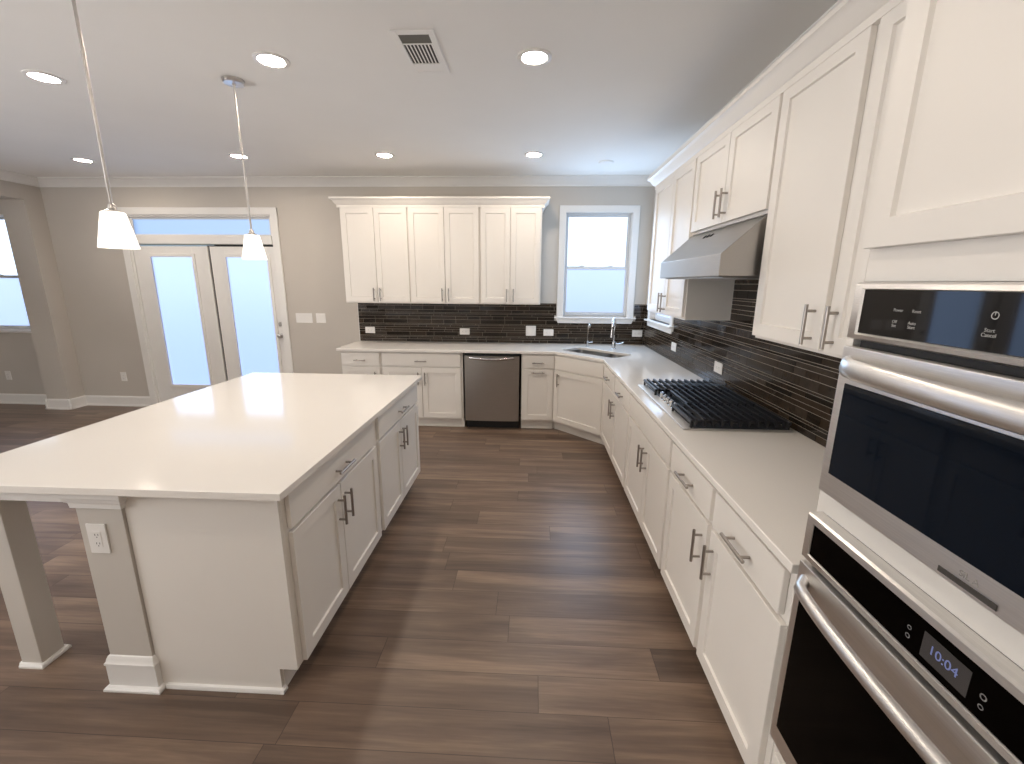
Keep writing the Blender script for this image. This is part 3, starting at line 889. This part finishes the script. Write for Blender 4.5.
# end panel with shoe moulding
ip = thing('island_end_panel', 'plain white end panel closing the near end of the island', 'end panel', (0, 1.402, 0))
bm = B(); prism(bm, [(-1.503, 0), (-.990, 0), (-.990, .112), (-.9155, .112), (-.9155, .884), (-1.503, .884)], lambda u, v, w_: (u, w_, v), 0, .0175)
obj('panel', bm, PAINT, ip)
bm = B(); prism(bm, [(0, 0), (-.013, 0), (-.013, .008), (-.009, .016), (0, .019)], lambda u, v, w_: (w_, u, v), -1.472, -.978)
prism(bm, [(0, 0), (.013, 0), (.013, .008), (.009, .016), (0, .019)], lambda u, v, w_: (-.990 + u, w_, v), 0, .0175)
obj('shoe_moulding', bm, TRIMW, ip)
# half wall behind the cabinets, its end shows as a column
hw = thing('island_half_wall', 'greige half wall under the island slab with a white base moulding', 'half wall', (0, 0, 0))
HX0, HX1, HY0, HY1 = -1.684, -1.506, 1.392, 3.290
bm = B(); box(bm, HX0, HY0, 0, HX1, HY1, .884, .001); obj('wall_body', bm, WALLM, hw)
bm = B()
def wrap(bm, prof, z0):
    crown_run(bm, [(u, z0 + z) for u, z in prof], [(HX0, HY1), (HX0, HY0), (HX1, HY0), (HX1, HY0 + .0095)][::1])
# outward is to the right of travel: go down the left face, across the end, back up the right face
wrap(bm, [(0, .019), (.014, .019), (.014, .112), (.017, .116), (.017, .124), (.012, .130), (.010, .140), (.005, .152), (0, .155)], 0)
obj('base_moulding', bm, TRIMW, hw)
bm = B(); wrap(bm, [(0, 0), (.030, 0), (.030, .009), (.024, .016), (.014, .0185), (0, .0185)], 0); obj('shoe_moulding', bm, TRIMW, hw)
bm = B(); wrap(bm, [(0, .812), (.010, .812), (.012, .832), (.020, .840), (.022, .852), (.027, .858), (.028, .884), (0, .884)], 0); obj('cap_moulding', bm, TRIMW, hw)
lg = thing('support_post', 'square post holding up the overhanging side of the island slab', 'post', (-2.133, 1.508, 0))
bm = B(); box(bm, -.046, -.046, 0, .046, .046, .884, .0015); obj('post', bm, WALLM, lg)
bm = B(); crown_run(bm, [(0, 0), (.014, 0), (.014, .009), (.009, .017), (0, .019)], [(-.0465, -.0465), (.0465, -.0465), (.0465, .0465), (-.0465, .0465), (-.0465, -.0464)])
obj('shoe_moulding', bm, TRIMW, lg)
bm = B(); box(bm, -2.22, 1.395, .826, HX0 - .0285, 1.440, .884, .002)
tag(obj('support_rail', bm, TRIMW), 'white rail under the island slab between the square post and the half wall', 'rail')

# ------------------------------------------------------------------ outlets and switches (local: plate in x-z, front towards -y)
def plate(name, label, cat, loc, rz, w, h, kind, group=None, gangs=1):
    t = thing(name, label, cat, loc, rz, group)
    bm = B(); box(bm, -w / 2, -.006, -h / 2, w / 2, 0, h / 2, .0022, seg=2); obj('cover_plate', bm, PLATE, t)
    horiz = w > h
    if kind == 'outlet':
        bm = B(); k = .046
        for g in range(gangs):
            off = (g - (gangs - 1) / 2) * .046
            if horiz: box(bm, -.033, -.0075, off - .0165, .033, -.0058, off + .0165, .001)
            else: box(bm, off - .0165, -.0075, -.033, off + .0165, -.0058, .033, .001)
        r_ = obj('receptacle', bm, PLATE, t)
        bm = B()
        for g in range(gangs):
            off = (g - (gangs - 1) / 2) * .046
            for s in (-.018, .018):
                for e in (-.006, .006):
                    if horiz: box(bm, s - .004, -.0079, off + e - .001, s + .004, -.0074, off + e + .001)
                    else: box(bm, off + e - .001, -.0079, s - .004, off + e + .001, -.0074, s + .004)
                if horiz: cyl(bm, (s - .010, -.0079, off), (s - .010, -.0074, off), .0022, n=8)
                else: cyl(bm, (off, -.0079, s - .010), (off, -.0074, s - .010), .0022, n=8)
        obj('slot', bm, SLOT, r_)
    else:
        for g in range(gangs):
            off = (g - (gangs - 1) / 2) * .046
            bm = B(); prism(bm, [(-.033, -.006), (-.033, -.0075), (0, -.0065), (.033, -.0105), (.033, -.006)], lambda u, v, w_: (w_, v, u), off - .0155, off + .0155)
            obj('rocker', bm, PLATE, t)
    return t
YS = YB - .0078; XS = XR - .0078
GO = 'outlets on the tile backsplash'
plate('electrical_outlet', 'white horizontal outlet plate at the left end of the back tile backsplash', 'outlet', (-2.005, YS, 1.051), 0, .122, .078, 'outlet', GO)
plate('electrical_outlet', 'white horizontal outlet plate in tile above the cabinet left of dishwasher', 'outlet', (-.826, YS, 1.048), 0, .122, .078, 'outlet', GO)
plate('light_switch', 'square white double switch plate on the tile above the narrow cabinet', 'switch', (-.015, YS, 1.066), 0, .122, .122, 'switch', None, 2)
plate('electrical_outlet', 'white horizontal outlet plate just below left of the corner window sill', 'outlet', (.200, YS, 1.048), 0, .122, .080, 'outlet', GO)
plate('electrical_outlet', 'white horizontal outlet plate in the tile corner right of the faucet', 'outlet', (1.268, YS, 1.050), 0, .122, .080, 'outlet', GO)
plate('electrical_outlet', 'white horizontal outlet plate on the right wall tile below the hood-side cabinet', 'outlet', (XS, 4.140, 1.057), R, .135, .078, 'outlet', GO)
plate('electrical_outlet', 'white horizontal outlet plate on the right wall tile behind the cooktop', 'outlet', (XS, 3.127, 1.053), R, .135, .078, 'outlet', GO)
plate('light_switch', 'wide white four-gang switch plate on the wall right of the french doors', 'switch', (-2.832, YB, 1.188), 0, .208, .118, 'switch', None, 4)
plate('light_switch', 'smaller two-gang switch plate nearest the wall cabinets on the greige wall', 'switch', (-2.620, YB, 1.189), 0, .120, .118, 'switch', None, 2)
plate('electrical_outlet', 'white upright outlet low on the wall left of the french doors', 'outlet', (-5.328, YB, .398), 0, .076, .118, 'outlet')
plate('electrical_outlet', 'white upright outlet low on the far wall under the left window', 'outlet', (-6.925, YB, .385), 0, .076, .118, 'outlet')
plate('electrical_outlet', 'white upright outlet on the column end of the island half wall', 'outlet', (-1.617, HY0, .684), 0, .076, .122, 'outlet')

# ------------------------------------------------------------------ ceiling: recessed lights, vent, cover, pendants
def can(label, x, y):
    t = thing('recessed_light', label, 'ceiling light', (x, y, ZC), 0, 'recessed ceiling lights')
    bm = B(); lathe(bm, [(.092, 0), (.092, -.004), (.086, -.007), (.070, -.007), (.064, -.003), (.064, 0)], n=36, close=False); obj('trim_ring', bm, TRIMW, t)
    bm = B(); lathe(bm, [(.0635, -.001), (.0635, -.0035), (.002, -.0045)], n=36); obj('lens', bm, CANM, t)
    return t
K = (ZC - 1.635) / (2.76 - 1.635)
first = can('large glowing recessed light at the far left, left of the near pendant rod', -2.812 * K, 2.678 * K)
for label, x, y in (('glowing recessed light between the far pendant and the ceiling vent', -1.386, 2.525), ('glowing recessed light right of the ceiling vent, above the aisle', -.013, 2.535),
                    ('small glowing recessed light close to the near pendant rod, above the french doors', -4.369, 4.374), ('small glowing recessed light right behind the far pendant rod', -2.742, 4.265),
                    ('small glowing recessed light in front of the back wall cabinets crown', -1.371, 4.256), ('small glowing recessed light in front of the corner window', -.011, 4.264)):
    copy_tree(first, label, (x * K, y * K, ZC))
bm = B(); lathe(bm, [(.075, 0), (.075, -.004), (.066, -.010), (.002, -.012)], .672 * K, 4.523 * K, ZC, 32)
tag(obj('ceiling_cover', bm, CEILM), 'small flat white round cover on the ceiling near the corner window', 'ceiling cover')

vt = thing('ceiling_vent', 'white rectangular air vent with dark louvres in the ceiling', 'vent', (-.598, 2.548, ZC))
VX, VY0, VY1 = .075, -.165, .205
bm = B()
for xa, xb, ya, yb in ((-VX - .03, -VX, VY0 - .035, VY1 + .03), (VX, VX + .03, VY0 - .035, VY1 + .03), (-VX, VX, VY0 - .035, VY0), (-VX, VX, VY1, VY1 + .03)):
    box(bm, xa, ya, -.007, xb, yb, 0, .002)
for y in (-.078, .128): box(bm, -VX, y - .005, -.006, VX, y + .005, 0, .001)
obj('frame', bm, CEILM, vt)
bm = B(); box(bm, -VX, VY0, -.001, VX, VY1, -.0002); obj('duct_opening', bm, SLOT, vt)
bm = B(); box(bm, -VX, VY0, -.0035, VX, -.083, -.0015); obj('damper', bm, DUCT, vt)
bm = B(); box(bm, -VX, .133, -.0045, VX, VY1, -.0015); obj('end_panel', bm, CEILM, vt)
bm = B()
for k in range(8):
    x = -VX + .010 + k * .0186
    prism(bm, [(x, -.0014), (x + .004, -.0014), (x + .010, -.0062), (x + .006, -.0062)], lambda u, v, w_: (u, w_, v), -.073, .123)
obj('louvre', bm, CEILM, vt)

def pendant(label, x, y, zb):
    t = thing('pendant_light', label, 'pendant light', (x, y, ZC), 0, 'pendant lights over the island')
    z = zb - ZC                      # bottom of shade, relative
    h, rt_, rb = .148, .0435, .0715
    bm = B(); lathe(bm, [(.060, 0), (.060, -.014), (.054, -.022), (.012, -.026), (.010, -.034)], n=32); obj('canopy', bm, NICKEL, t)
    bm = B(); cyl(bm, (0, 0, -.03), (0, 0, z + h + .03), .0062, n=12)
    zz = -.03 + (z + h + .03 + .03) * .32
    cyl(bm, (0, 0, zz - .012), (0, 0, zz + .012), .0078, n=12); obj('rod', bm, NICKEL, t)
    bm = B(); lathe(bm, [(.009, z + h + .034), (.014, z + h + .026), (.016, z + h + .012), (.030, z + h + .006), (.032, z + h + .001), (.01, z + h)], n=24); obj('socket_cap', bm, NICKEL, t)
    bm = B()
    prof = [(.012, z + h), (rt_ - .004, z + h), (rt_, z + h - .005)]
    prof += [(rt_ + (rb - rt_) * k / 6, z + h - .005 - (h - .005) * k / 6) for k in range(1, 7)]
    prof += [(rb - .005, z), (rt_ - .003, z + h - .012), (.012, z + h - .006)]
    lathe(bm, prof, n=36, close=False); obj('lamp_shade', bm, SHADEM, t)
    bm = B(); lathe(bm, [(.012, z + h - .004), (.013, z + h - .035), (.026, z + h - .06), (.028, z + h - .078), (.018, z + h - .098), (.003, z + h - .105)], n=20); obj('bulb', bm, SHADEM, t)
    return t
pendant('nearer pendant light with glowing white shade over the island', -1.805, 1.895, 1.769)
pendant('farther pendant light over the island, its round nickel canopy in view', -1.805, 2.843, 1.771)
